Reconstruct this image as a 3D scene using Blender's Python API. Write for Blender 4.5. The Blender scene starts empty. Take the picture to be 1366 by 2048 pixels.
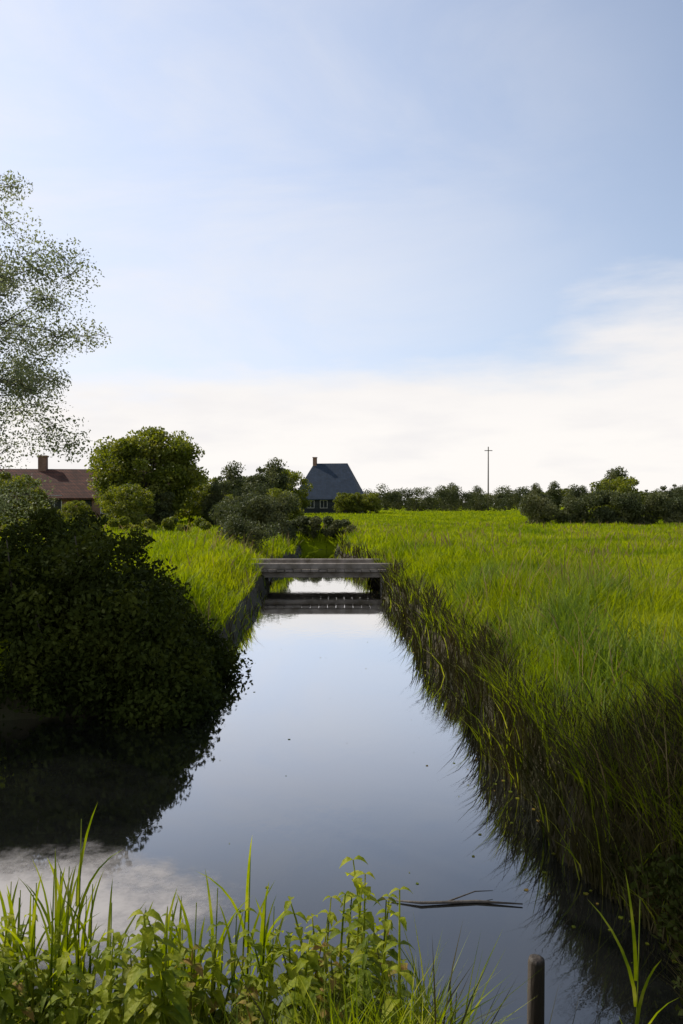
import bpy, math, random
import numpy as np
from mathutils import Vector
S = bpy.context.scene
C = S.collection
R = math.radians
# ------------------------------------------------------------------ camera, sky, sun, exposure
H = 2.5                                   # eye above the water; the field lies 0.9 above the water
cd = bpy.data.cameras.new("camera"); cam = bpy.data.objects.new("camera", cd); C.objects.link(cam)
cd.sensor_fit = 'VERTICAL'; cd.sensor_height = 36; cd.lens = 28.25; cd.clip_end = 20000; cd.clip_start = 0.05
cam.location = (0, 0, H); cam.rotation_euler = (R(89.5), 0, 0); S.camera = cam
SUN_AZ, SUN_EL = -62, 40                  # azimuth from +Y, negative = left
w = bpy.data.worlds.new("World"); S.world = w; w.use_nodes = True
nt = w.node_tree; nt.nodes.clear()
def N(t, ty, **k):
    n = t.nodes.new(ty)
    for a, b in k.items(): setattr(n, a, b)
    return n
out = N(nt, 'ShaderNodeOutputWorld'); bg = N(nt, 'ShaderNodeBackground')
sky = N(nt, 'ShaderNodeTexSky', sky_type='NISHITA', sun_disc=False, sun_elevation=R(SUN_EL), sun_rotation=R(SUN_AZ),
        air_density=1.0, dust_density=1.4, ozone_density=1.0)
SKY_STR = 0.125
bg.inputs[1].default_value = SKY_STR
tc = N(nt, 'ShaderNodeTexCoord'); sep = N(nt, 'ShaderNodeSeparateXYZ')
nt.links.new(tc.outputs['Generated'], sep.inputs[0])
def M(op, a, b=None, c=None, clamp=False, t=None):
    t = t or nt
    n = N(t, 'ShaderNodeMath', operation=op, use_clamp=clamp)
    for i, v in enumerate((a, b, c)):
        if v is None: continue
        if isinstance(v, (int, float)): n.inputs[i].default_value = v
        else: t.links.new(v, n.inputs[i])
    return n.outputs[0]
def smooth(v, lo, hi, t=None):
    t = t or nt
    n = N(t, 'ShaderNodeMapRange', interpolation_type='SMOOTHSTEP')
    n.inputs['From Min'].default_value = lo; n.inputs['From Max'].default_value = hi
    t.links.new(v, n.inputs['Value']); return n.outputs[0]
mp = N(nt, 'ShaderNodeMapping'); mp.inputs['Scale'].default_value = (2.2, 2.2, 9)
nt.links.new(tc.outputs['Generated'], mp.inputs[0])
n1 = N(nt, 'ShaderNodeTexNoise'); n1.inputs['Scale'].default_value = 1.3; n1.inputs['Detail'].default_value = 7; n1.inputs['Roughness'].default_value = .55
nt.links.new(mp.outputs[0], n1.inputs['Vector'])
mp2 = N(nt, 'ShaderNodeMapping'); mp2.inputs['Scale'].default_value = (1.2, 1.6, 3.4); mp2.inputs['Rotation'].default_value = (0, .5, .3)
nt.links.new(tc.outputs['Generated'], mp2.inputs[0])
n2 = N(nt, 'ShaderNodeTexNoise'); n2.inputs['Scale'].default_value = 1.9; n2.inputs['Detail'].default_value = 9; n2.inputs['Roughness'].default_value = .6
n2.inputs['Distortion'].default_value = .6
nt.links.new(mp2.outputs[0], n2.inputs['Vector'])
# cloud bank low over the horizon, its top climbing to the right (east)
edge = M('ADD', M('MULTIPLY', M('SUBTRACT', n1.outputs[0], .5), .30), M('ADD', M('MULTIPLY', M('MAXIMUM', sep.outputs[0], -.2), .095), .168))
low = M('SUBTRACT', 1.0, smooth(M('SUBTRACT', sep.outputs[2], edge), -.05, .06))
# thin high veil, thicker towards the sun side
veil = M('MULTIPLY', smooth(n2.outputs[0], .30, .78), M('ADD', M('MULTIPLY', sep.outputs[0], -1.5), .55), clamp=True)
cover = M('MAXIMUM', M('MULTIPLY', low, .97), M('MULTIPLY', veil, .75), clamp=True)
mix = N(nt, 'ShaderNodeMix', data_type='RGBA')
haze_ = N(nt, 'ShaderNodeMix', data_type='RGBA'); nt.links.new(M('SUBTRACT', M('SUBTRACT', .66, M('MULTIPLY', sep.outputs[2], .45)), M('MULTIPLY', sep.outputs[0], .62), clamp=True), haze_.inputs[0])
haze_.inputs['B'].default_value = (6.1, 6.8, 8.5, 1)
nt.links.new(sky.outputs[0], haze_.inputs['A'])
nt.links.new(cover, mix.inputs[0]); nt.links.new(haze_.outputs['Result'], mix.inputs['A'])
lowb = M('SUBTRACT', 1.0, smooth(sep.outputs[2], .03, .20)); cm = N(nt, 'ShaderNodeMix', data_type='RGBA')
cm.inputs['A'].default_value = (6.7, 6.5, 6.45, 1); cm.inputs['B'].default_value = (7.4, 7.12, 6.85, 1)
n3_ = N(nt, 'ShaderNodeTexNoise'); n3_.inputs['Scale'].default_value = 3.2; n3_.inputs['Detail'].default_value = 6; nt.links.new(mp.outputs[0], n3_.inputs['Vector'])
nt.links.new(M('MULTIPLY', M('ADD', lowb, .25), smooth(n3_.outputs[0], .25, .62), clamp=True), cm.inputs[0]); nt.links.new(cm.outputs['Result'], mix.inputs['B'])
nt.links.new(mix.outputs['Result'], bg.inputs[0]); nt.links.new(bg.outputs[0], out.inputs[0])
sl = bpy.data.lights.new("sun", 'SUN'); sl.energy = 4.9; sl.angle = R(.5); sl.color = (1, .94, .84)
so = bpy.data.objects.new("sun", sl); C.objects.link(so)
sd = Vector((math.sin(R(SUN_AZ))*math.cos(R(SUN_EL)), math.cos(R(SUN_AZ))*math.cos(R(SUN_EL)), math.sin(R(SUN_EL))))
so.rotation_euler = sd.to_track_quat('Z', 'Y').to_euler(); so.location = sd*50
S.view_settings.view_transform = 'Standard'; S.view_settings.look = 'None'; S.view_settings.gamma = 1
S.view_settings.exposure = 0.13
# ------------------------------------------------------------------ helpers
rng = np.random.default_rng(7); random.seed(7)
def mesh_np(name, V, F, mats, mi=None, smooth_=False):
    """V (n,3), F list of (m,k) arrays"""
    me = bpy.data.meshes.new(name)
    V = np.asarray(V, np.float32)
    Fs = [np.asarray(f, np.int32) for f in F if len(f)]
    me.vertices.add(len(V)); me.vertices.foreach_set('co', V.ravel())
    loops = np.concatenate([f.ravel() for f in Fs]); tot = np.concatenate([np.full(len(f), f.shape[1], np.int32) for f in Fs])
    st = np.concatenate([[0], np.cumsum(tot)[:-1]]).astype(np.int32)
    me.loops.add(len(loops)); me.loops.foreach_set('vertex_index', loops)
    me.polygons.add(len(tot)); me.polygons.foreach_set('loop_start', st)
    me.update(calc_edges=True)
    for m in mats: me.materials.append(m)
    if mi is not None: me.polygons.foreach_set('material_index', np.asarray(mi, np.int32))
    if smooth_: me.polygons.foreach_set('use_smooth', np.ones(len(tot), bool))
    me.validate(); me.update()
    return me
def link(name, me, parent=None, loc=(0, 0, 0), rz=0):
    o = bpy.data.objects.new(name, me); C.objects.link(o); o.parent = parent
    o.location = loc; o.rotation_euler = (0, 0, rz); return o
def tag(o, label=None, cat=None, group=None, kind=None):
    if label: o['label'] = label
    if cat: o['category'] = cat
    if group: o['group'] = group
    if kind: o['kind'] = kind
    return o
def thing(name, label, cat, loc=(0, 0, 0), rz=0, group=None):
    return tag(link(name, None, None, loc, rz), label, cat, group)
def kids(o): return [c for c in C.objects if c.parent == o]
def dup(root, loc, rz, sc=1, label=None, ch=None):
    r = root.copy(); C.objects.link(r); r.location = loc; r.rotation_euler = (0, 0, rz)
    r.scale = (sc, sc, sc) if not hasattr(sc, '__len__') else sc
    if label: r['label'] = label
    for c in (ch if ch is not None else kids(root)):
        d = c.copy(); C.objects.link(d); d.parent = r
    return r
class MB:
    def __init__(s): s.v = []; s.f = []; s.n = 0
    def add(s, vs, fs):
        s.v += [tuple(v) for v in vs]; s.f += [tuple(i+s.n for i in f) for f in fs]; s.n += len(vs)
    def box(s, x0, x1, y0, y1, z0, z1, bev=0):
        b = min(bev, (x1-x0)/3, (y1-y0)/3, (z1-z0)/3)
        if b <= 0:
            s.add([(x, y, z) for z in (z0, z1) for y in (y0, y1) for x in (x0, x1)],
                  [(0, 2, 3, 1), (4, 5, 7, 6), (0, 1, 5, 4), (2, 6, 7, 3), (0, 4, 6, 2), (1, 3, 7, 5)]); return
        def ring(i, z): return [(x0+i+b, y0+i, z), (x1-i-b, y0+i, z), (x1-i, y0+i+b, z), (x1-i, y1-i-b, z), (x1-i-b, y1-i, z), (x0+i+b, y1-i, z), (x0+i, y1-i-b, z), (x0+i, y0+i+b, z)]
        vs = ring(b, z0)+ring(0, z0+b)+ring(0, z1-b)+ring(b, z1)
        fs = [tuple(range(7, -1, -1)), tuple(range(24, 32))]
        for k in range(3):
            for i in range(8): j = (i+1) % 8; fs.append((k*8+i, k*8+j, k*8+8+j, k*8+8+i))
        s.add(vs, fs)
    def tube(s, pts, rad, seg=8, cap=True):
        pts = [Vector(p) for p in pts]; rings = []
        for i, p in enumerate(pts):
            d = (pts[min(i+1, len(pts)-1)]-pts[max(i-1, 0)]).normalized()
            a = d.cross(Vector((0.3, 1, .1)) if abs(d.y) < .9 else Vector((1, 0, .1))).normalized(); b = d.cross(a)
            r = rad[i] if hasattr(rad, '__len__') else rad
            rings.append([p+(a*math.cos(t*2*math.pi/seg)+b*math.sin(t*2*math.pi/seg))*r for t in range(seg)])
        vs = [v for rg in rings for v in rg]; fs = []
        for k in range(len(pts)-1):
            for i in range(seg): j = (i+1) % seg; fs.append((k*seg+i, k*seg+j, k*seg+seg+j, k*seg+seg+i))
        if cap: fs.append(tuple(range(seg-1, -1, -1))); fs.append(tuple((len(pts)-1)*seg+i for i in range(seg)))
        s.add(vs, fs)
    def build(s, name, mat, parent=None, sm=False):
        me = bpy.data.meshes.new(name); me.from_pydata(s.v, [], s.f); me.materials.append(mat); me.update()
        if sm: me.polygons.foreach_set('use_smooth', [True]*len(me.polygons))
        return link(name, me, parent)
# value noise
_tab = rng.random((256, 256))
def vn(x, y):
    xi = np.floor(x).astype(int); yi = np.floor(y).astype(int); fx = x-xi; fy = y-yi
    fx = fx*fx*(3-2*fx); fy = fy*fy*(3-2*fy)
    g = lambda a, b: _tab[a & 255, b & 255]
    return (g(xi, yi)*(1-fx)+g(xi+1, yi)*fx)*(1-fy)+(g(xi, yi+1)*(1-fx)+g(xi+1, yi+1)*fx)*fy
def fbm(x, y, o=3):
    x = np.asarray(x, float); y = np.asarray(y, float); r = 0; a = .5; t = 0
    for i in range(o): r = r+a*vn(x*2**i+17*i, y*2**i+5*i); t += a; a *= .5
    return r/t
# ------------------------------------------------------------------ materials
def mat(name, cols, scale=4, rough=.8, bump=0, bscale=None, detail=6, translucent=0, spec=.3, stretch=(1, 1, 1), metal=0, contrast=(.3, .7)):
    m = bpy.data.materials.new(name); m.use_nodes = True; t = m.node_tree; t.nodes.clear()
    o = N(t, 'ShaderNodeOutputMaterial'); p = N(t, 'ShaderNodeBsdfPrincipled')
    g = N(t, 'ShaderNodeTexCoord'); mpp = N(t, 'ShaderNodeMapping'); mpp.inputs['Scale'].default_value = stretch
    t.links.new(g.outputs['Object'], mpp.inputs[0])
    n = N(t, 'ShaderNodeTexNoise'); n.inputs['Scale'].default_value = scale; n.inputs['Detail'].default_value = detail
    t.links.new(mpp.outputs[0], n.inputs['Vector'])
    cr = N(t, 'ShaderNodeValToRGB'); e = cr.color_ramp.elements
    while len(e) < len(cols): e.new(.5)
    for i, c in enumerate(cols):
        e[i].position = contrast[0]+(contrast[1]-contrast[0])*i/max(1, len(cols)-1); e[i].color = (*c, 1)
    t.links.new(n.outputs[0], cr.inputs[0])
    t.links.new(cr.outputs[0], p.inputs['Base Color']); p.inputs['Roughness'].default_value = rough
    p.inputs['Specular IOR Level'].default_value = spec; p.inputs['Metallic'].default_value = metal
    if bump:
        n3 = N(t, 'ShaderNodeTexNoise'); n3.inputs['Scale'].default_value = bscale or scale*4; n3.inputs['Detail'].default_value = 5
        t.links.new(mpp.outputs[0], n3.inputs['Vector'])
        b = N(t, 'ShaderNodeBump'); b.inputs['Strength'].default_value = bump; b.inputs['Distance'].default_value = .03
        t.links.new(n3.outputs[0], b.inputs['Height']); t.links.new(b.outputs[0], p.inputs['Normal'])
    if translucent:
        tr = N(t, 'ShaderNodeBsdfTranslucent'); mx = N(t, 'ShaderNodeMixShader'); mx.inputs[0].default_value = translucent
        hs = N(t, 'ShaderNodeHueSaturation'); hs.inputs['Hue'].default_value = .49; hs.inputs['Saturation'].default_value = 1.1; hs.inputs['Value'].default_value = 1.7
        t.links.new(cr.outputs[0], hs.inputs['Color']); t.links.new(hs.outputs[0], tr.inputs[0])
        t.links.new(p.outputs[0], mx.inputs[1]); t.links.new(tr.outputs[0], mx.inputs[2]); t.links.new(mx.outputs[0], o.inputs[0])
    else: t.links.new(p.outputs[0], o.inputs[0])
    return m
m_soil = mat('soil', [(.022, .018, .009), (.035, .028, .014), (.035, .04, .012)], .8, .95, .6, 9)
m_field = mat('pasture', [(.10, .14, .004), (.15, .19, .004), (.19, .21, .008)], .12, 1, .8, 12, contrast=(.25, .75), spec=0)
m_grass = mat('grass_blade', [(.07, .115, .003), (.145, .19, .004), (.215, .245, .012)], .35, .6, translucent=.5, detail=8, spec=.12)
m_reed = mat('dry_reed', [(.018, .02, .004), (.035, .032, .009), (.06, .047, .016)], 1.2, .7, translucent=.15, spec=.15)
m_fore = mat('bank_blade', [(.035, .07, .004), (.13, .17, .006), (.26, .26, .05)], 7, .5, translucent=.55, spec=.25)
m_seed = mat('seed_head', [(.10, .08, .03), (.2, .16, .07), (.16, .09, .05)], 3, .8, translucent=.3, spec=.1)
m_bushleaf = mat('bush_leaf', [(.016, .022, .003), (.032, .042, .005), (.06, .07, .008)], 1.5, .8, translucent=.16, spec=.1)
m_leafA = mat('ash_leaf', [(.08, .10, .05), (.13, .15, .07), (.19, .20, .11)], .8, .5, translucent=.5)
m_leafB = mat('shrub_leaf', [(.06, .08, .01), (.11, .13, .014), (.17, .17, .03)], .9, .6, translucent=.4)
m_leafD = mat('far_leaf', [(.035, .048, .016), (.06, .07, .022), (.10, .10, .035)], .35, .7, translucent=.25)
m_weed = mat('nettle_leaf', [(.06, .10, .004), (.19, .225, .006), (.33, .33, .03)], 12, .55, .3, 60, translucent=.5, spec=.2)
m_bark = mat('bark', [(.05, .04, .03), (.11, .09, .07)], 6, .95, .8, 20, stretch=(1, 1, .2))
m_brick = None
m_plank = mat('bridge_plank', [(.12, .10, .07), (.2, .17, .14), (.30, .26, .22)], 3, .85, .5, 24, stretch=(1, .3, 1))
m_conc = mat('weathered_concrete', [(.16, .15, .13), (.23, .21, .19), (.12, .115, .10)], 2.5, .85, .3, 30)
m_wood = mat('weathered_wood', [(.06, .05, .04), (.11, .095, .08)], 6, .85, .5, 20, stretch=(1, 1, .15))
m_darkwood = mat('wet_wood', [(.018, .013, .009), (.05, .037, .024)], 14, .6, .6, 30, stretch=(1, 1, .12))
m_white = mat('white_paint', [(.30, .29, .27), (.42, .41, .38)], 3, .5, .05)
m_glass = mat('window_glass', [(.015, .018, .02), (.03, .035, .04)], .7, .08, spec=.6)
m_slate = None
def brickmat(name, c1, c2, mortar, sx, rough=.9, row=.07, w_=.22, mort=.012, axis='XZ'):
    m = bpy.data.materials.new(name); m.use_nodes = True; t = m.node_tree
    p = t.nodes['Principled BSDF']; p.inputs['Roughness'].default_value = rough; p.inputs['Specular IOR Level'].default_value = .15
    g = N(t, 'ShaderNodeTexCoord'); sp = N(t, 'ShaderNodeSeparateXYZ'); cb = N(t, 'ShaderNodeCombineXYZ')
    t.links.new(g.outputs['Object'], sp.inputs[0])
    t.links.new(M('ADD', sp.outputs[0], sp.outputs[1], t=t), cb.inputs[0]); t.links.new(sp.outputs[2], cb.inputs[1])
    b = N(t, 'ShaderNodeTexBrick'); b.inputs['Color1'].default_value = (*c1, 1); b.inputs['Color2'].default_value = (*c2, 1); b.inputs['Mortar'].default_value = (*mortar, 1)
    b.inputs['Scale'].default_value = 1; b.inputs['Brick Width'].default_value = w_; b.inputs['Row Height'].default_value = row; b.inputs['Mortar Size'].default_value = mort
    t.links.new(cb.outputs[0], b.inputs['Vector'])
    n = N(t, 'ShaderNodeTexNoise'); n.inputs['Scale'].default_value = 1.1; n.inputs['Detail'].default_value = 6
    t.links.new(g.outputs['Object'], n.inputs['Vector'])
    hv = N(t, 'ShaderNodeHueSaturation'); t.links.new(b.outputs[0], hv.inputs['Color'])
    t.links.new(M('ADD', M('MULTIPLY', n.outputs[0], .9, t=t), .55, t=t), hv.inputs['Value'])
    t.links.new(hv.outputs[0], p.inputs['Base Color'])
    bp = N(t, 'ShaderNodeBump'); bp.inputs['Strength'].default_value = .5; bp.inputs['Distance'].default_value = .02
    t.links.new(b.outputs['Fac'], bp.inputs['Height']); bp.invert = True; t.links.new(bp.outputs[0], p.inputs['Normal'])
    return m
m_brick = brickmat('red_brick', (.16, .065, .045), (.22, .10, .065), (.2, .17, .14), 1)
m_tile = brickmat('clay_tile', (.10, .042, .028), (.055, .027, .02), (.04, .025, .02), 1, row=.3, w_=.25, mort=.03)
m_slate = brickmat('slate', (.02, .034, .056), (.03, .046, .075), (.02, .025, .03), 1, rough=.7, row=.25, w_=.3, mort=.02)
m_board = brickmat('tarred_boards', (.022, .026, .028), (.035, .04, .042), (.01, .01, .01), 1, row=.2, w_=3, mort=.02)
# ------------------------------------------------------------------ terrain
def cx(y): return -0.03*y
def sstep(a, b, v): t = np.clip((v-a)/(b-a), 0, 1); return t*t*(3-2*t)
def Lr(y): return (1.90+.34*(fbm(y*.7, y*0+3.1)-.5)*2)*(1-.5*sstep(29, 36, y))
def Ll(y): return (1.55+.22*(fbm(y*.7, y*0+9.1)-.5)*2)*(1-.45*sstep(29, 36, y))+6.5*(1-sstep(8.4, 9.9, y))
YEND = 45.0
def edge_dist(x, y):
    """distance outside of the water's edge (>0 land)"""
    u = x-cx(y)
    d = np.maximum(u-Lr(y), -u-Ll(y))
    d = np.maximum(d, 2.95-y+.12*np.sin(x*3)); d = np.maximum(d, y-YEND)
    return d
def gz(x, y):
    x = np.asarray(x, float); y = np.asarray(y, float)
    d = edge_dist(x, y)
    dd = d+.10*(fbm(x*1.7+50, y*1.7+50)-.5)
    land = .42*sstep(0, .14, dd)+.48*sstep(.08, 1.2, dd)+.06*(fbm(x*.9, y*.9)-.5)*sstep(.1, .8, dd)+.10*(fbm(x*.12, y*.12)-.5)*sstep(1, 4, dd)
    bed = -.55*sstep(0, .9, -dd)-.02
    return np.where(dd > 0, land, bed)
def axis(segs):
    a = []
    for s, e, st in segs: a += list(np.arange(s, e, st))
    return np.array(a+[segs[-1][1]])
ys = axis([(-600, -60, 60), (-60, -6, 6), (-6, 1, .5), (1, 14, .09), (14, 34, .25), (34, 120, 1.0), (120, 400, 10), (400, 6000, 280)])
xs = axis([(-6000, -400, 280), (-400, -60, 12), (-60, -12, 1.2), (-12, -8, .25), (-8, 6, .085), (6, 12, .25), (12, 60, 1.2), (60, 400, 12), (400, 6000, 280)])
X, Y = np.meshgrid(xs, ys); Z = gz(X, Y)
V = np.stack([X.ravel(), Y.ravel(), Z.ravel()], 1); nx = len(xs); ny = len(ys)
ii, jj = np.meshgrid(np.arange(nx-1), np.arange(ny-1)); a = (jj*nx+ii).ravel()
Fq = np.stack([a, a+1, a+nx+1, a+nx], 1)
cc = V[Fq].mean(1); ed = edge_dist(cc[:, 0], cc[:, 1])
mi = (ed > .45).astype(int)
tag(link('ground', mesh_np('ground', V, [Fq], [m_soil, m_field], mi, True)), 'green pasture and earthen ditch banks', kind='structure')
# water
mw = bpy.data.materials.new('ditch_water'); mw.use_nodes = True; t = mw.node_tree; p = t.nodes['Principled BSDF']
t.nodes.remove(p); o_ = t.nodes['Material Output']
g = N(t, 'ShaderNodeTexCoord'); mpp = N(t, 'ShaderNodeMapping'); mpp.inputs['Scale'].default_value = (1, .6, 1); t.links.new(g.outputs['Object'], mpp.inputs[0])
na = N(t, 'ShaderNodeTexNoise'); na.inputs['Scale'].default_value = 7; na.inputs['Detail'].default_value = 4; t.links.new(mpp.outputs[0], na.inputs['Vector'])
nb = N(t, 'ShaderNodeTexNoise'); nb.inputs['Scale'].default_value = .5; nb.inputs['Detail'].default_value = 3; t.links.new(mpp.outputs[0], nb.inputs['Vector'])
bp = N(t, 'ShaderNodeBump'); bp.inputs['Strength'].default_value = .13; bp.inputs['Distance'].default_value = .015
t.links.new(M('MULTIPLY', na.outputs[0], smooth(nb.outputs[0], .4, .6, t=t), t=t), bp.inputs['Height'])
lw = N(t, 'ShaderNodeLayerWeight'); lw.inputs[0].default_value = .5
gr = N(t, 'ShaderNodeMapRange', interpolation_type='SMOOTHSTEP'); gr.inputs['From Min'].default_value = .5; gr.inputs['From Max'].default_value = .86
gr.inputs['To Min'].default_value = .175; gr.inputs['To Max'].default_value = .86; t.links.new(lw.outputs['Facing'], gr.inputs['Value'])
df = N(t, 'ShaderNodeBsdfDiffuse'); df.inputs[0].default_value = (.007, .0075, .007, 1)
gl_ = N(t, 'ShaderNodeBsdfGlossy'); gl_.inputs['Roughness'].default_value = .03; gl_.inputs[0].default_value = (1, 1, 1, 1); t.links.new(bp.outputs[0], gl_.inputs['Normal'])
mx = N(t, 'ShaderNodeMixShader'); t.links.new(gr.outputs[0], mx.inputs[0]); t.links.new(df.outputs[0], mx.inputs[1]); t.links.new(gl_.outputs[0], mx.inputs[2]); t.links.new(mx.outputs[0], o_.inputs[0])
def sheet(name, x0, x1, y0, y1, z, m):
    return link(name, mesh_np(name, [(x0, y0, z), (x1, y0, z), (x1, y1, z), (x0, y1, z)], [np.array([[0, 1, 2, 3]])], [m]))
tag(sheet('water', -12, 5, 1.5, YEND+3, 0, mw), 'still grey blue ditch water mirroring the sky', kind='structure')
# ------------------------------------------------------------------ blades
def blades(name, P, hgt, wid, lean, mats, mi=None, dirx=None, segs=3, droop=.5):
    n = len(P); ang = rng.random(n)*2*np.pi if dirx is None else dirx
    la = rng.random(n)*2*np.pi
    side = np.stack([np.cos(ang), np.sin(ang), np.zeros(n)], 1)*wid[:, None]/2
    ld = np.stack([np.cos(la), np.sin(la), np.zeros(n)], 1)
    Vs = []
    for k in range(segs+1):
        s = k/segs; h = hgt*s*(1-droop*.35*s*s*lean/(lean.max()+1e-6))
        c = P+ld*(lean*hgt*s**1.8)[:, None]; c = c.copy(); c[:, 2] += h
        if k < segs: q = 1-.75*s**1.5; Vs += [c-side*q, c+side*q]
        else: Vs += [c]
    m = 2*segs+1
    V = np.stack(Vs, 1).reshape(-1, 3); b = (np.arange(n)*m)[:, None]
    Fq = np.concatenate([b+np.array([[2*k, 2*k+1, 2*k+3, 2*k+2]]) for k in range(segs-1)], 0)
    Ft = b+np.array([[2*segs-2, 2*segs-1, 2*segs]])
    mm = None
    if mi is not None: mm = np.concatenate([np.tile(mi, segs-1), mi])
    return link(name, mesh_np(name, V, [Fq, Ft], mats, mm, True))
def scatter(n, y0, y1, side, dmin=.12, latmax=None):
    y = np.exp(rng.uniform(math.log(y0), math.log(y1), n)); half = .56*y+2
    x = rng.uniform(0, 1, n)*half*side if side else rng.uniform(-1, 1, n)*half
    d = edge_dist(x, y); ok = d > dmin
    if latmax: ok &= d < latmax
    x, y = x[ok], y[ok]
    return np.stack([x, y, gz(x, y)-.01], 1)
def field(name, n, y0, y1, side, label, hs=1.0):
    P = scatter(n, y0, y1, side)
    q = fbm(P[:, 0]*.7+9, P[:, 1]*.7+9); q2 = fbm(P[:, 0]*3, P[:, 1]*3)
    keep = rng.random(len(P)) < .35+1.1*q2; P = P[keep]; q = q[keep]
    d = edge_dist(P[:, 0], P[:, 1]); far = P[:, 1]
    tall = np.where(d < 3.5, 1.0, .55)
    h = (.13+.46*q**1.6*tall*1.4)*rng.uniform(.6, 1.25, len(P))*hs
    wd = (.005+.0011*far)*rng.uniform(.7, 1.3, len(P))
    sd_ = (rng.random(len(P)) < .04*(fbm(P[:, 0]*.4, P[:, 1]*.4) > .5)) & (far < 60)
    h = np.where(sd_, h*1.5+.12, h); mi = sd_*1
    return tag(blades(name, P, h, wd, rng.uniform(.1, .8, len(P)), [m_grass, m_seed], mi), label, 'grass', kind='stuff')
field('grass', 260000, 3.2, 190, 1, 'lush yellow green grass on the right bank and field')
field('grass', 110000, 11.8, 150, -1, 'bright green grass on the left bank beyond the bush')
# reeds / dead stems fringing the right bank
P = scatter(330000, 3.0, 60, 1, -.08, 2.6); dd_ = edge_dist(P[:, 0], P[:, 1]); P = P[dd_ < .34+2.1*(1-sstep(4.0, 6.8, P[:, 1]))]
k = rng.random(len(P)) < fbm(P[:, 0]*2, P[:, 1]*1.3)*1.5-.2; P = P[k]
n = len(P); P[:, 2] = np.maximum(P[:, 2], -.05)
tag(blades('bank_sedge', P, rng.uniform(.2, .75, n)*(.5+.9*fbm(P[:, 0], P[:, 1])), (.006+.0011*P[:, 1]), rng.uniform(.15, .8, n), [m_reed, m_fore], (rng.random(n) < .10).astype(int)),
    'dark brown sedge and dead stems hanging along the right water edge', 'sedge', kind='stuff')
P = scatter(24000, 8.5, 60, -1, -.08, .45); n = len(P); P[:, 2] = np.maximum(P[:, 2], -.05)
tag(blades('bank_sedge', P, rng.uniform(.12, .4, n), (.006+.0011*P[:, 1]), rng.uniform(.2, .9, n), [m_reed, m_fore], (rng.random(n) < .6).astype(int)),
    'short green sedge along the left water edge', 'sedge', kind='stuff')
n = 42000; y = rng.uniform(4.2, 15, n); x = rng.uniform(1.9, 9, n); d = edge_dist(x, y)
k = (d > .25) & (rng.random(n) < np.clip((fbm(x*.8+3, y*.5+8)-.42)*3.2, 0, 1)*np.clip(1.4-.06*y, .2, 1)); x, y = x[k], y[k]; n = len(x)
m_gr = mat('green_reed', [(.05, .085, .01), (.10, .15, .018), (.17, .2, .04)], 1.5, .6, translucent=.45, spec=.15)
tag(blades('reeds', np.stack([x, y, gz(x, y)], 1), rng.uniform(.35, .8, n), .008+.0008*y, rng.uniform(.1, .7, n), [m_gr, m_seed], (rng.random(n) < .07)*1, segs=4, droop=.8),
    'taller dull green reeds in clumps on the right bank', 'reeds', kind='stuff')
# ------------------------------------------------------------------ leafy crowns
def leaves(name, Cn, N_, rad, size, m, parent, aspect=.55, flat=0):
    k = len(Cn); idx = rng.integers(0, k, N_)
    g = rng.normal(size=(N_, 3)); g /= np.linalg.norm(g, axis=1)[:, None]
    r = rng.random(N_)**.45
    rr = np.asarray(rad)[idx] if hasattr(rad, '__len__') else np.full(N_, rad)
    P = Cn[idx]+g*(r*rr)[:, None]*np.array([1, 1, .75])
    a = rng.normal(size=(N_, 3)); a[:, 2] -= flat; a /= np.linalg.norm(a, axis=1)[:, None]
    b = np.cross(a, rng.normal(size=(N_, 3))); b /= np.linalg.norm(b, axis=1)[:, None]
    s = (size*rng.uniform(.6, 1.3, N_))[:, None]
    V = np.stack([P-a*s*.5, P+b*s*aspect*.5, P+a*s*.5, P-b*s*aspect*.5], 1).reshape(-1, 3)
    F = np.arange(N_)[:, None]*4+np.array([[0, 1, 2, 3]])
    return link(name, mesh_np(name, V, [F], [m]), parent)
def crown_pts(k, c, r, shell=.55, bottom=-1.0):
    out = []
    while len(out) < k:
        g = rng.normal(size=3); g /= np.linalg.norm(g)
        if g[2] < bottom: continue
        out.append(np.array(c)+g*np.array(r)*(shell+(1-shell)*rng.random()))
    return np.array(out)
def tree(name, label, cat, loc, h, c, r, clumps, nl, ls, crad, m, tr=.2, group=None, shell=.5, bottom=-1, branches=22, rz=0, trunk_to=.75, twigs=0):
    T = thing(name, label, cat, loc, rz, group)
    b = MB(); top = Vector((c[0]*.6, c[1]*.6, h*trunk_to)); path = []
    for i in range(7):
        s = i/6; path.append(Vector((top.x*s+.05*h*.15*math.sin(i*1.7), top.y*s, -.2+(top.z+.2)*s)))
    b.tube(path, [tr*(1.35 if i == 0 else 1)*(1-.13*i) for i in range(7)], 9)
    Cn = crown_pts(clumps, c, r, shell, bottom)
    for i in range(min(branches, clumps)):
        e = Vector(Cn[i]); s0 = random.uniform(.3, .95); k = s0*6; i0 = int(k); st = path[i0].lerp(path[min(6, i0+1)], k-i0)
        mid = st.lerp(e, .5)+Vector((0, 0, .12*(e-st).length))
        rr = tr*(1-.8*s0)*.34
        b.tube([st, st.lerp(mid, .5)+Vector((0, 0, .03*h)), mid, mid.lerp(e, .6), e], [rr, rr*.8, rr*.6, rr*.4, rr*.15], 5)
    for e in Cn if twigs else ():
        for q in range(twigs):
            g = Vector(rng.normal(size=3)).normalized()*crad*random.uniform(.6, 1.1); g.z = g.z*.6-.05; p0 = Vector(e)
            b.tube([p0, p0+g*.5+Vector((0, 0, .04)), p0+g], [.007, .005, .002], 4, False)
    b.build('trunk', m_bark, T, True)
    leaves('crown', Cn, nl, crad*np.array([random.uniform(.6, 1.4) for _ in Cn]), ls, m, T)
    return T
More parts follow.
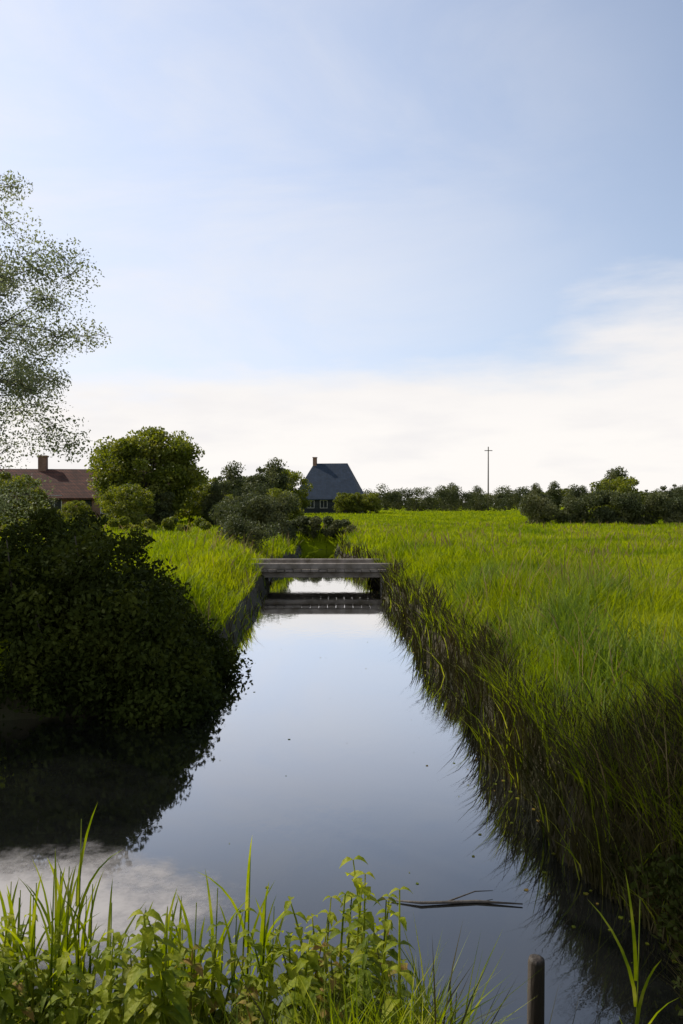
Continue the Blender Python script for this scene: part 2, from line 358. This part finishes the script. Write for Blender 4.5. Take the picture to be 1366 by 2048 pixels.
# the airy tree at the left edge
tree('tree', 'tall airy tree with small pale leaves at the left edge of the view', 'tree', (-8.15, 13, .85), 8.2, (.1, 0, 4.2), (3.95, 3.2, 4.0), 560, 230000, .052, .47, m_leafA, .13, shell=.12, branches=300, twigs=5)
# the black backlit bush on the left bank
B = thing('bush', 'big black shaded bush overhanging the left side of the ditch', 'bush', (-3.6, 10.2, .5))
def bush_pts(n, top, x0, x1, y0, y1, low=-.45):
    c = []
    while len(c) < n:
        u, v = random.uniform(x0, x1), random.uniform(y0, y1); tp = top(u, v)
        if tp > low+.1: c.append((u, v, random.uniform(low, tp)))
    return np.array(c)
cs = bush_pts(1150, lambda u, v: 1.52+.16*math.sin(u*2.3+v)+.12*math.sin(u*5.1+v*3)-max(0, (u-.1))**2*.60-max(0, -.5-v)*.5, -8.2, 1.95, -1.1, 1.8)
sk = np.stack([rng.uniform(-7, -1.2, 260), rng.uniform(-.9, .3, 260), rng.uniform(-.4, .9, 260)], 1); cs = np.concatenate([cs, sk])
tips = cs[(cs[:, 2] > .9) & (cs[:, 0] < .3)][:60]+rng.normal(size=(60, 3))*[.25, .2, .05]+np.array([0, 0, .22])
cs = np.concatenate([cs, tips]); rb = np.concatenate([rng.uniform(.7, 1.15, len(cs)-len(tips)), np.full(len(tips), .75)])
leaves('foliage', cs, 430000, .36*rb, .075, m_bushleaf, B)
b = MB()
for i in range(60):
    e = Vector(cs[i*7 % len(cs)]); s0 = Vector((e.x*.7+random.uniform(-.3, .3), e.y*.5+.5, -.3))
    b.tube([s0, s0.lerp(e, .5)+Vector((0, 0, .2)), e+Vector((random.uniform(-.1, .2), 0, .3))], [.035, .022, .005], 5)
b.build('branches', m_bark, B, True)
B = thing('bramble', 'low dark bramble thicket on the near right bank above its dark reflection', 'bush', (2.9, 4.6, .5))
cs = bush_pts(170, lambda u, v: .52+.14*math.sin(u*4+v*2)-max(0, -.2-u)*.9, -1.05, 2.6, -1.6, .9)
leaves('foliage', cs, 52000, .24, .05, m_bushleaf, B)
b = MB()
for i in range(40):
    e = Vector(cs[i*3]); s0 = Vector((.6, 0, -.3)); b.tube([s0, s0.lerp(e, .5)+Vector((0, 0, .15)), e+Vector((-.1, 0, .2))], [.01, .007, .003], 5)
b.build('stems', m_bark, B, True)
# tall tree added out of view so its crown shades the near right bank
tree('tree', 'tall dense tree added out of view at left to shade the near right bank', 'tree', (-7.0, 10.9, .8), 11.8, (.8, -1.4, 10.3), (2.7, 2.5, 2.1), 120, 60000, .11, .6, m_leafD, .2, shell=.2, branches=60)
# rounded shrub tree beyond the bush
tree('tree', 'dense rounded green tree right of the brick house', 'tree', (-14.6, 60, .9), 7.6, (.1, 0, 3.9), (3.9, 3.2, 3.3), 150, 42000, .26, .95, m_leafB, .22, shell=.55)
# ------------------------------------------------------------------ houses
def house(name, label, cat, loc, rz, L, Wd, eave, ridge, m_wall, m_roof, hip=0, chim=(), wins=(), door=None, ov=.35):
    T = thing(name, label, cat, loc, rz)
    hx, hy = L/2, Wd/2
    b = MB()
    vs = [(-hx, -hy, -.2), (hx, -hy, -.2), (hx, hy, -.2), (-hx, hy, -.2), (-hx, -hy, eave), (hx, -hy, eave), (hx, hy, eave), (-hx, hy, eave)]
    fs = [(0, 1, 5, 4), (1, 2, 6, 5), (2, 3, 7, 6), (3, 0, 4, 7)]
    if not hip: vs += [(-hx, 0, ridge-.12), (hx, 0, ridge-.12)]; fs += [(4, 8, 7), (5, 6, 9)]
    b.add(vs, fs); wall = b.build('wall', m_wall, T)
    b = MB(); sl = (ridge-eave)/hy; ez = eave-ov*sl; th = .16
    rx = hx+ov-(hip if hip else 0)
    def lay(dz): return [(-hx-ov, -hy-ov, ez+dz), (hx+ov, -hy-ov, ez+dz), (hx+ov, hy+ov, ez+dz), (-hx-ov, hy+ov, ez+dz), (-rx, 0, ridge+dz), (rx, 0, ridge+dz)]
    vs = lay(th)+lay(0)
    b.add(vs, [(0, 1, 5, 4), (2, 3, 4, 5), (1, 2, 5), (3, 0, 4), (7, 6, 10, 11), (9, 8, 11, 10), (8, 7, 11), (6, 9, 10), (6, 7, 1, 0), (7, 8, 2, 1), (8, 9, 3, 2), (9, 6, 0, 3)])
    if hip == 0:
        b.v, b.f = b.v, [f for f in b.f if f not in ((1, 2, 5), (3, 0, 4), (8, 7, 11), (6, 9, 10))]
        b.f += [(1, 7, 11, 5), (8, 2, 5, 11), (0, 4, 10, 6), (3, 9, 10, 4)]
        b.f = [f for f in b.f if f not in ((7, 8, 2, 1), (9, 6, 0, 3))]
    rf = b.build('roof', m_roof, T)
    for cxx in chim:
        b = MB(); b.box(cxx-.35, cxx+.35, -.35, .35, ridge-.7, ridge+1.2, .02); b.box(cxx-.42, cxx+.42, -.42, .42, ridge+1.205, ridge+1.35, .02)
        b.build('chimney', m_brick, rf)
    for x0, z0, ww, hh in wins:
        b = MB(); y = -hy; f_ = .08
        b.box(x0-f_, x0+ww+f_, y-.05, y-.003, z0-f_, z0); b.box(x0-f_, x0+ww+f_, y-.05, y-.003, z0+hh, z0+hh+f_)
        b.box(x0-f_, x0, y-.05, y-.003, z0+.001, z0+hh-.001); b.box(x0+ww, x0+ww+f_, y-.05, y-.003, z0+.001, z0+hh-.001)
        b.box(x0+ww/2-.03, x0+ww/2+.03, y-.045, y-.003, z0+.002, z0+hh-.002)
        wd = b.build('window', m_white, T)
        b = MB(); b.box(x0+.001, x0+ww-.001, y-.02, y-.004, z0+.003, z0+hh-.003); b.build('pane', m_glass, wd)
    if door:
        b = MB(); b.box(door[0], door[0]+door[2], -hy-.06, -hy-.003, 0, door[3], .01); b.build('door', m_board, T)
    return T
house('brick_house', 'brown red brick farmhouse with clay tile roof behind the airy tree', 'house', (-22.6, 72, .85), R(6), 15, 8, 2.3, 4.7, m_brick, m_tile, 0, (-4,),
      [(-5, 1, 1.1, 1.4), (-2.6, 1, 1.1, 1.4), (1.8, 1, 1.1, 1.4), (4.3, 1, 1.1, 1.4)], (0, 0, 1, 2.1))
house('farmhouse', 'dark farmhouse with slate blue hipped roof at the far end of the ditch', 'house', (-2.0, 150, .9), R(-8), 12, 9, 3.0, 9.2, m_board, m_slate, 3.2, (-3,),
      [(-3.6, 1.1, 1.2, 1.3), (-1.2, 1.1, 1.2, 1.3), (2.6, 1.1, 1.2, 1.3)], (.7, 0, 1.1, 2.1))
# ------------------------------------------------------------------ bridge over the ditch
bx0, bx1, by = -3.2, 2.05, 25.0
T = thing('footbridge', 'low grey slab bridge crossing the ditch', 'bridge', (cx(by)+.18, by, 0), 0)
b = MB(); q_ = -2.65
while q_ < 2.6:
    b.box(q_, q_+.24, -1.1+random.uniform(-.03, .03), 1.1, .50+random.uniform(-.004, .004), .57+random.uniform(-.008, .008), .008); q_ += .255
b.build('deck', m_plank, T)
for yy in (-1.0, .85):
    b = MB(); b.box(-2.55, 2.55, yy, yy+.18, .33, .49, .01); b.build('beam', m_plank, T)
for yy in (-1.08, .9):
    b = MB(); b.box(-2.6, 2.6, yy, yy+.17, .585, .76, .02); b.build('kerb', m_plank, T)
for sx in (-1, 1):
    b = MB(); b.box(*sorted((sx*1.75, sx*2.3)), -.95, .95, -.5, .327, .01); b.build('abutment', m_conc, T)
# low shrubs beside the far side of the bridge
sh = tree('shrub', 'low dark shrub beyond the left end of the bridge', 'shrub', (-3.6, 30, .8), 1.6, (0, 0, .6), (1.2, .9, .6), 26, 5000, .09, .35, m_leafD, .05, shell=.4, branches=10)
# ------------------------------------------------------------------ far tree lines
def ground_at(x, y): return float(gz(x, y))-.1
protos = []
for k, (rx, rz_, nl, sh_) in enumerate([(3.4, 4.3, 9000, .35), (2.4, 4.7, 8000, .3), (5.0, 3.9, 11000, .4)]):
    P0 = tree('tree', 'x', 'tree', (0, 0, 0), 9, (0, 0, 4.4), (rx, rx*.9, rz_), 70, nl, .42, 1.15, (m_leafD, m_leafD, m_leafB)[k], .25, 'trees along the far horizon', shell=sh_, branches=16)
    protos.append((P0, kids(P0)))
used = [False]*3
def px(xp, d): return (xp-683)/1607*d
PUT = {}
def put(k, xp, d, sc, label):
    o = put_(k, xp, d, sc, label); PUT.setdefault(label, []).append((xp, o)); return o
def put_(k, xp, d, sc, label):
    x = px(xp, d); P0, ch = protos[k]; z = ground_at(x, d)
    rz = random.uniform(0, 6.28)
    if not used[k]:
        used[k] = True; P0.location = (x, d, z); P0.rotation_euler = (0, 0, rz); P0.scale = (sc, sc, sc); P0['label'] = label; return P0
    return dup(P0, (x, d, z), rz, sc, label, ch)
def hedge(label, xa, xb, d, top, m=m_leafD, thick=2.5, per=1.2, ls=.4, nl=16000, gap=0):
    x0, x1 = px(xa, d), px(xb, d); z = ground_at((x0+x1)/2, d); hw = (x1-x0)/2
    c = []
    for i in range(int(hw*2*per*thick/2)+30):
        u = random.uniform(-hw, hw); tp = top*(.74+.36*float(fbm(u*.35+d, d*1.0))); c.append((u, random.uniform(-thick/2, thick/2), random.uniform(0, tp-.3)))
    c = np.array(c); o = leaves('hedge', c, nl, .28*top, ls, m, None); o.location = ((x0+x1)/2, d, z); tag(o, label, 'hedge')

hedge('long low dark hedge closing the bright field behind the centre right', 690, 1075, 205, 6.2, thick=5, nl=26000)
hedge('nearer dark hedge at the right edge of the field', 1052, 1480, 64, 3.0, ls=.20, nl=42000, per=2)
hedge('dark green scrub left of the slate roofed farmhouse', 395, 592, 75, 3.4, m_leafB, ls=.26, nl=22000)
hedge('tangled dark scrub on the left bank just beyond the bridge', 440, 575, 40, 2.5, thick=4, ls=.14, nl=24000)
hedge('olive green hedge in front of the brick house', -80, 420, 46, 1.2, m_leafB, ls=.17, nl=26000)
hedge('dark scrub closing the far end of the ditch', 548, 705, 46, 1.25, thick=3, ls=.13, nl=16000)
hedge('small dark scrub on the right bank beyond the bridge', 690, 722, 36, .55, ls=.1, nl=3000, thick=3)
xs_ = 755
i = 0
while xs_ < 1420:
    d = random.uniform(235, 300); sc = random.choice((.5, .62, .7, .8, .95))
    if xs_ > 1225 and xs_ < 1250: sc = 1.35
    put(i % 3 if sc < 1.2 else 1, xs_, d, sc, 'far tree in the uneven row beyond the right field'); xs_ += random.uniform(7, 24); i += 1
xs_ = 410
while xs_ < 572:
    d = random.uniform(90, 150); put(i % 3, xs_, d, d/150*random.uniform(.85, 1.15), 'green tree between rounded tree and slate farmhouse'); xs_ += random.uniform(16, 34); i += 1
for xp, d, sc, k in ((-30, 55, .5, 0), (18, 52, .46, 2), (90, 56, .27, 0), (150, 54, .24, 2), (255, 50, .36, 2), (318, 58, .36, 0), (395, 66, .42, 2), (430, 60, .36, 1), (505, 58, .42, 0), (545, 64, .36, 2)):
    put(k, xp, d, sc, 'low bushy tree in the hedge line beyond the left bank')
for xp, sc in ((1080, .34), (1150, .36), (1235, .52), (1330, .38), (1400, .4)):
    put(i % 3, xp, random.uniform(66, 78), sc, 'low tree rising out of the dark hedge at the field edge'); i += 1
for xp in (690, 712, 740):
    put(2, xp, 138, .46, 'dark bushy tree before the slate farmhouse')
def ordn(n): return f"{n}{'th' if 10 <= n % 100 <= 20 else {1: 'st', 2: 'nd', 3: 'rd'}.get(n % 10, 'th')}"
for lb, L_ in PUT.items():
    for q, (xp, o) in enumerate(sorted(L_, key=lambda e: e[0])): o['label'] = f'{ordn(q+1)} from the left, {lb}'
# ------------------------------------------------------------------ foreground bank plants
n = 60000
x = rng.uniform(-2.6, .35, n); y = rng.uniform(1.9, 3.15, n)
k = rng.random(n) < np.clip(.1+1.3*fbm(x*3, y*3)-.4*np.clip((x+.0)*3, 0, 1), 0, 1); x, y = x[k], y[k]
P = np.stack([x, y, np.maximum(gz(x, y), -.03)], 1); n = len(P)
q = fbm(x*2.2+4, y*2.2)
tag(blades('grass', P, rng.uniform(.14, .46, n)*(.4+1.1*q), rng.uniform(.004, .010, n), rng.uniform(.1, .8, n), [m_fore, m_reed], (rng.random(n) < .12).astype(int), segs=4),
    'tangled near grass along the bottom of the view', 'grass', kind='stuff')
def weed(loc, h, nleaf, ls, label, lean=(0, 0), m=m_weed, spread=1, wf=.30):
    T = thing('leafy_weed', label, 'plant', loc, random.uniform(0, 6.28), 'leafy weeds on the near bank')
    b = MB(); pts = [Vector((lean[0]*s*s, lean[1]*s*s, h*s)) for s in [i/5 for i in range(6)]]
    b.tube(pts, [.006, .0055, .005, .004, .003, .002], 6); b.build('stem', m, T, True)
    b = MB()
    for i in range(nleaf):
        s = min(1, .12+.88*(i//2)/max(1, nleaf//2-1)); a = (i % 2)*math.pi+(i//2)*1.4+random.uniform(-.3, .3)
        k = s*4.999; i0 = min(4, int(k)); st = pts[i0].lerp(pts[i0+1], k-i0)
        L = ls*(1.15-.7*s)*random.uniform(.8, 1.15)*spread; d = Vector((math.cos(a), math.sin(a), 0)); sd_ = Vector((-d.y, d.x, 0))
        vs = []; rise = random.uniform(.15, .5)
        for j in range(7):
            u = j/6; wdt = L*wf*math.sin(math.pi*min(1, u**.75))*(1+.12*(-1)**j)+.001
            c = st+d*(L*u)+Vector((0, 0, L*(rise*u-.75*u*u)))
            vs += [c-sd_*wdt+Vector((0, 0, wdt*.35)), c, c+sd_*wdt+Vector((0, 0, wdt*.35))]
        fs = []
        for j in range(6):
            o = j*3; fs += [(o, o+1, o+4, o+3), (o+1, o+2, o+5, o+4)]
        b.add(vs, fs)
    b.build('leaves', m, T, True); return T
def at(xp, yp, d): return ((xp-683)/1607*d, d, H-(yp-1010)/1607*d)
wl = [(730, 1730, 2.75, .55, 18, .12), (690, 1810, 2.6, .5, 16, .12), (640, 1850, 2.7, .4, 14, .11), (765, 1820, 2.65, .42, 14, .10), (600, 1880, 2.5, .4, 14, .11), (720, 1900, 2.3, .4, 16, .11),
      (480, 1840, 2.6, .45, 12, .09), (430, 1930, 2.4, .35, 12, .1), (90, 1880, 2.5, .4, 14, .1), (20, 1900, 2.4, .35, 12, .1), (210, 1950, 2.3, .3, 12, .1), (330, 1940, 2.4, .3, 12, .1)]
WD, WN = [], []
def nth(n): return f"{n}{'th' if 10 <= n % 100 <= 20 else {1: 'st', 2: 'nd', 3: 'rd'}.get(n % 10, 'th')}"
m_weed2 = mat('willowherb_leaf', [(.06, .075, .01), (.12, .16, .015), (.22, .2, .03)], 9, .6, .3, 60, translucent=.5, spec=.15)
m_weed3 = mat('browning_leaf', [(.05, .09, .006), (.15, .17, .015), (.24, .15, .04)], 16, .65, .3, 60, translucent=.4, spec=.15, contrast=(.35, .62))
for xp in range(-30, 800, 21):
    top = 1865-40*math.sin(xp*.021+1) if xp < 540 else 1765+abs(xp-715)*.6
    for yy in (0, 90): wl.append((xp+random.uniform(-14, 14), top+yy+random.uniform(-20, 50), random.uniform(2.2, 2.85), random.uniform(.28, .5), random.choice((14, 18, 22, 26)), random.uniform(.06, .115)))
for i, (xp, yp, d, h, nl, ls) in enumerate(wl):
    x, y, z = at(xp, yp, d)
    wmat, wf = ((m_weed, .30), (m_weed2, .13), (m_weed, .22), (m_weed3, .26))[i % 4]
    o = weed((x, y, z-h), h, nl if wf > .2 else nl+10, ls, '', (random.uniform(-.09, .09), random.uniform(-.05, .05)), wmat, 1, wf)
    (WD if wf > .2 else WN).append((xp, o))
for L_, nm in ((WD, 'broad leaved green weed'), (WN, 'narrow leaved weed')):
    for q, (xp, o) in enumerate(sorted(L_, key=lambda e: e[0])):
        o['label'] = f'{nm}, {nth(q+1)} from the left in the bottom fringe'
def stalk(xp, yp, d, h, label, w0=.012):
    x, y, z = at(xp, yp, d); T = thing('reed_stalk', label, 'reed', (x, y, z-h), random.uniform(-.4, .4), 'tall blades rising before the water')
    b = MB(); b.tube([(0, 0, 0), (.005, 0, h*.5), (.015, 0, h)], [.004, .003, .0015], 6); b.build('stem', m_fore, T, True)
    P = np.array([[0, 0, h*s] for s in (.05, .2, .35, .5, .62)]); nn = len(P)
    o = blades('leaf', P, np.full(nn, h*.5), np.full(nn, w0), np.array([.25, .4, .3, .5, .2]), [m_fore], dirx=np.array([0., .4, -.3, .2, .1]), segs=6); o.parent = T
    return T
stalk(152, 1640, 2.6, .75, 'tallest green reed stalk standing before the black shade at left')
stalk(492, 1690, 2.7, .7, 'green reed stalk rising before the middle of the water')
stalk(425, 1780, 2.6, .55, 'short pale reed stalk left of the middle stalk')
stalk(110, 1745, 2.5, .6, 'pale reed stalk left of the tallest one')
stalk(60, 1770, 2.45, .6, 'leftmost pale reed stalk')
stalk(1275, 1800, 3.3, .9, 'green reed stalk standing in the dark reflection at right', .016)
stalk(905, 1990, 2.6, .4, 'small pale reed tip right of the weeds')
ST = []
for i in range(26):
    xp = random.uniform(5, 560); tp = random.uniform(1735, 1800) if xp < 180 else random.uniform(1790, 1880)
    ST.append((xp, stalk(xp, tp, random.uniform(2.35, 2.8), random.uniform(.35, .65), 'slender yellow green reed blade in the near fringe at lower left', random.uniform(.008, .016))))
for q, (xp, o) in enumerate(sorted(ST, key=lambda e: e[0])): o['label'] = f'slender yellow green reed blade, {nth(q+1)} from the left in the near fringe'
# floating stick and pale painted sky reflection in the near left corner
T = thing('floating_branch', 'thin bare branch floating level across the water before the post', 'branch', (.55, 5.0, .008))
b = MB(); b.tube([(-.25, .05, 0), (-.05, .0, .006), (.3, .03, 0), (.58, -.01, .004)], [.004, .009, .01, .004], 7); b.tube([(.1, .01, .005), (.3, .1, .03), (.42, .13, .02)], [.006, .004, .002], 5)
b.build('twig', m_wood, T, True)
ms = bpy.data.materials.new('pale_sheen'); ms.use_nodes = True; t = ms.node_tree; p = t.nodes['Principled BSDF']; p.inputs['Base Color'].default_value = (.36, .335, .32, 1); p.inputs['Roughness'].default_value = .6
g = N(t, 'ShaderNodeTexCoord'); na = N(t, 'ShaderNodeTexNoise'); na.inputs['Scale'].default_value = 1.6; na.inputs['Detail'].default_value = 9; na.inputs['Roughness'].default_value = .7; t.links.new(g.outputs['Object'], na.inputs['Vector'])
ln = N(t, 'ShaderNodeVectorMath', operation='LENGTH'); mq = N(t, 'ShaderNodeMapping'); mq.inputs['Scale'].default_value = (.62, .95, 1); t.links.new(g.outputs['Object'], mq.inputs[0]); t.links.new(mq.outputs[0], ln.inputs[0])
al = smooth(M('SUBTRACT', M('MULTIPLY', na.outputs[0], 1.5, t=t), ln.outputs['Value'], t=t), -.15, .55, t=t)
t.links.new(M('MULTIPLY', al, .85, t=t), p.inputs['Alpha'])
o = link('painted_sheen', mesh_np('painted_sheen', [(-1.6, -1.1, 0), (1.6, -1.1, 0), (1.6, 1.1, 0), (-1.6, 1.1, 0)], [np.array([[0, 1, 2, 3]])], [ms]), None, (-1.95, 5.0, .004))
tag(o, 'pale painted sky reflection in the lower left corner of the water', 'painted_sheen', kind='stuff')
# leaves and duckweed drifting along the margins
n = 2600; y = np.exp(rng.uniform(math.log(3.6), math.log(24), n)); x = cx(y)+rng.uniform(-2.2, 2.2, n); d = edge_dist(x, y)
k = (d < -.03) & (rng.random(n) < np.exp(d*4.5)*1.0+.012); x, y = x[k], y[k]; n = len(x); r = rng.uniform(.004, .02, n); a0 = rng.random(n)*6.28
V = np.stack([np.stack([x+r*np.cos(a0+q)*(1 if q else .6), y+r*np.sin(a0+q), np.full(n, .003+.0006*(q % 2))], 1) for q in (0, 1.2, 2.5, 3.8, 5.0)], 1).reshape(-1, 3)
o = link('floating_leaves', mesh_np('floating_leaves', V, [np.arange(n)[:, None]*5+np.arange(5)[None]], [m_weed3])); tag(o, 'small leaves and duckweed floating along the water margins', 'duckweed', kind='stuff')
# post standing in the water
T = thing('mooring_post', 'dark wet wooden post standing in the water at lower right', 'post', (.80, 3.3, 0))
b = MB(); b.tube([(0, 0, -.5), (.0, 0, .2), (.004, 0, .615), (.006, 0, .63), (.006, 0, .633)], [.038, .036, .034, .031, .015], 12); b.build('post', m_darkwood, T, True)
# pole on the horizon
x = px(970, 230)
T = thing('utility_pole', 'thin grey pole standing above the far trees at right', 'pole', (x, 225, .8))
b = MB(); b.tube([(0, 0, -.3), (0, 0, 18)], [.22, .14], 10); b.build('pole', m_wood, T, True)
b = MB(); b.box(-1.1, 1.1, -.30, -.16, 16.8, 17.0, .01); b.build('crossarm', m_wood, T)
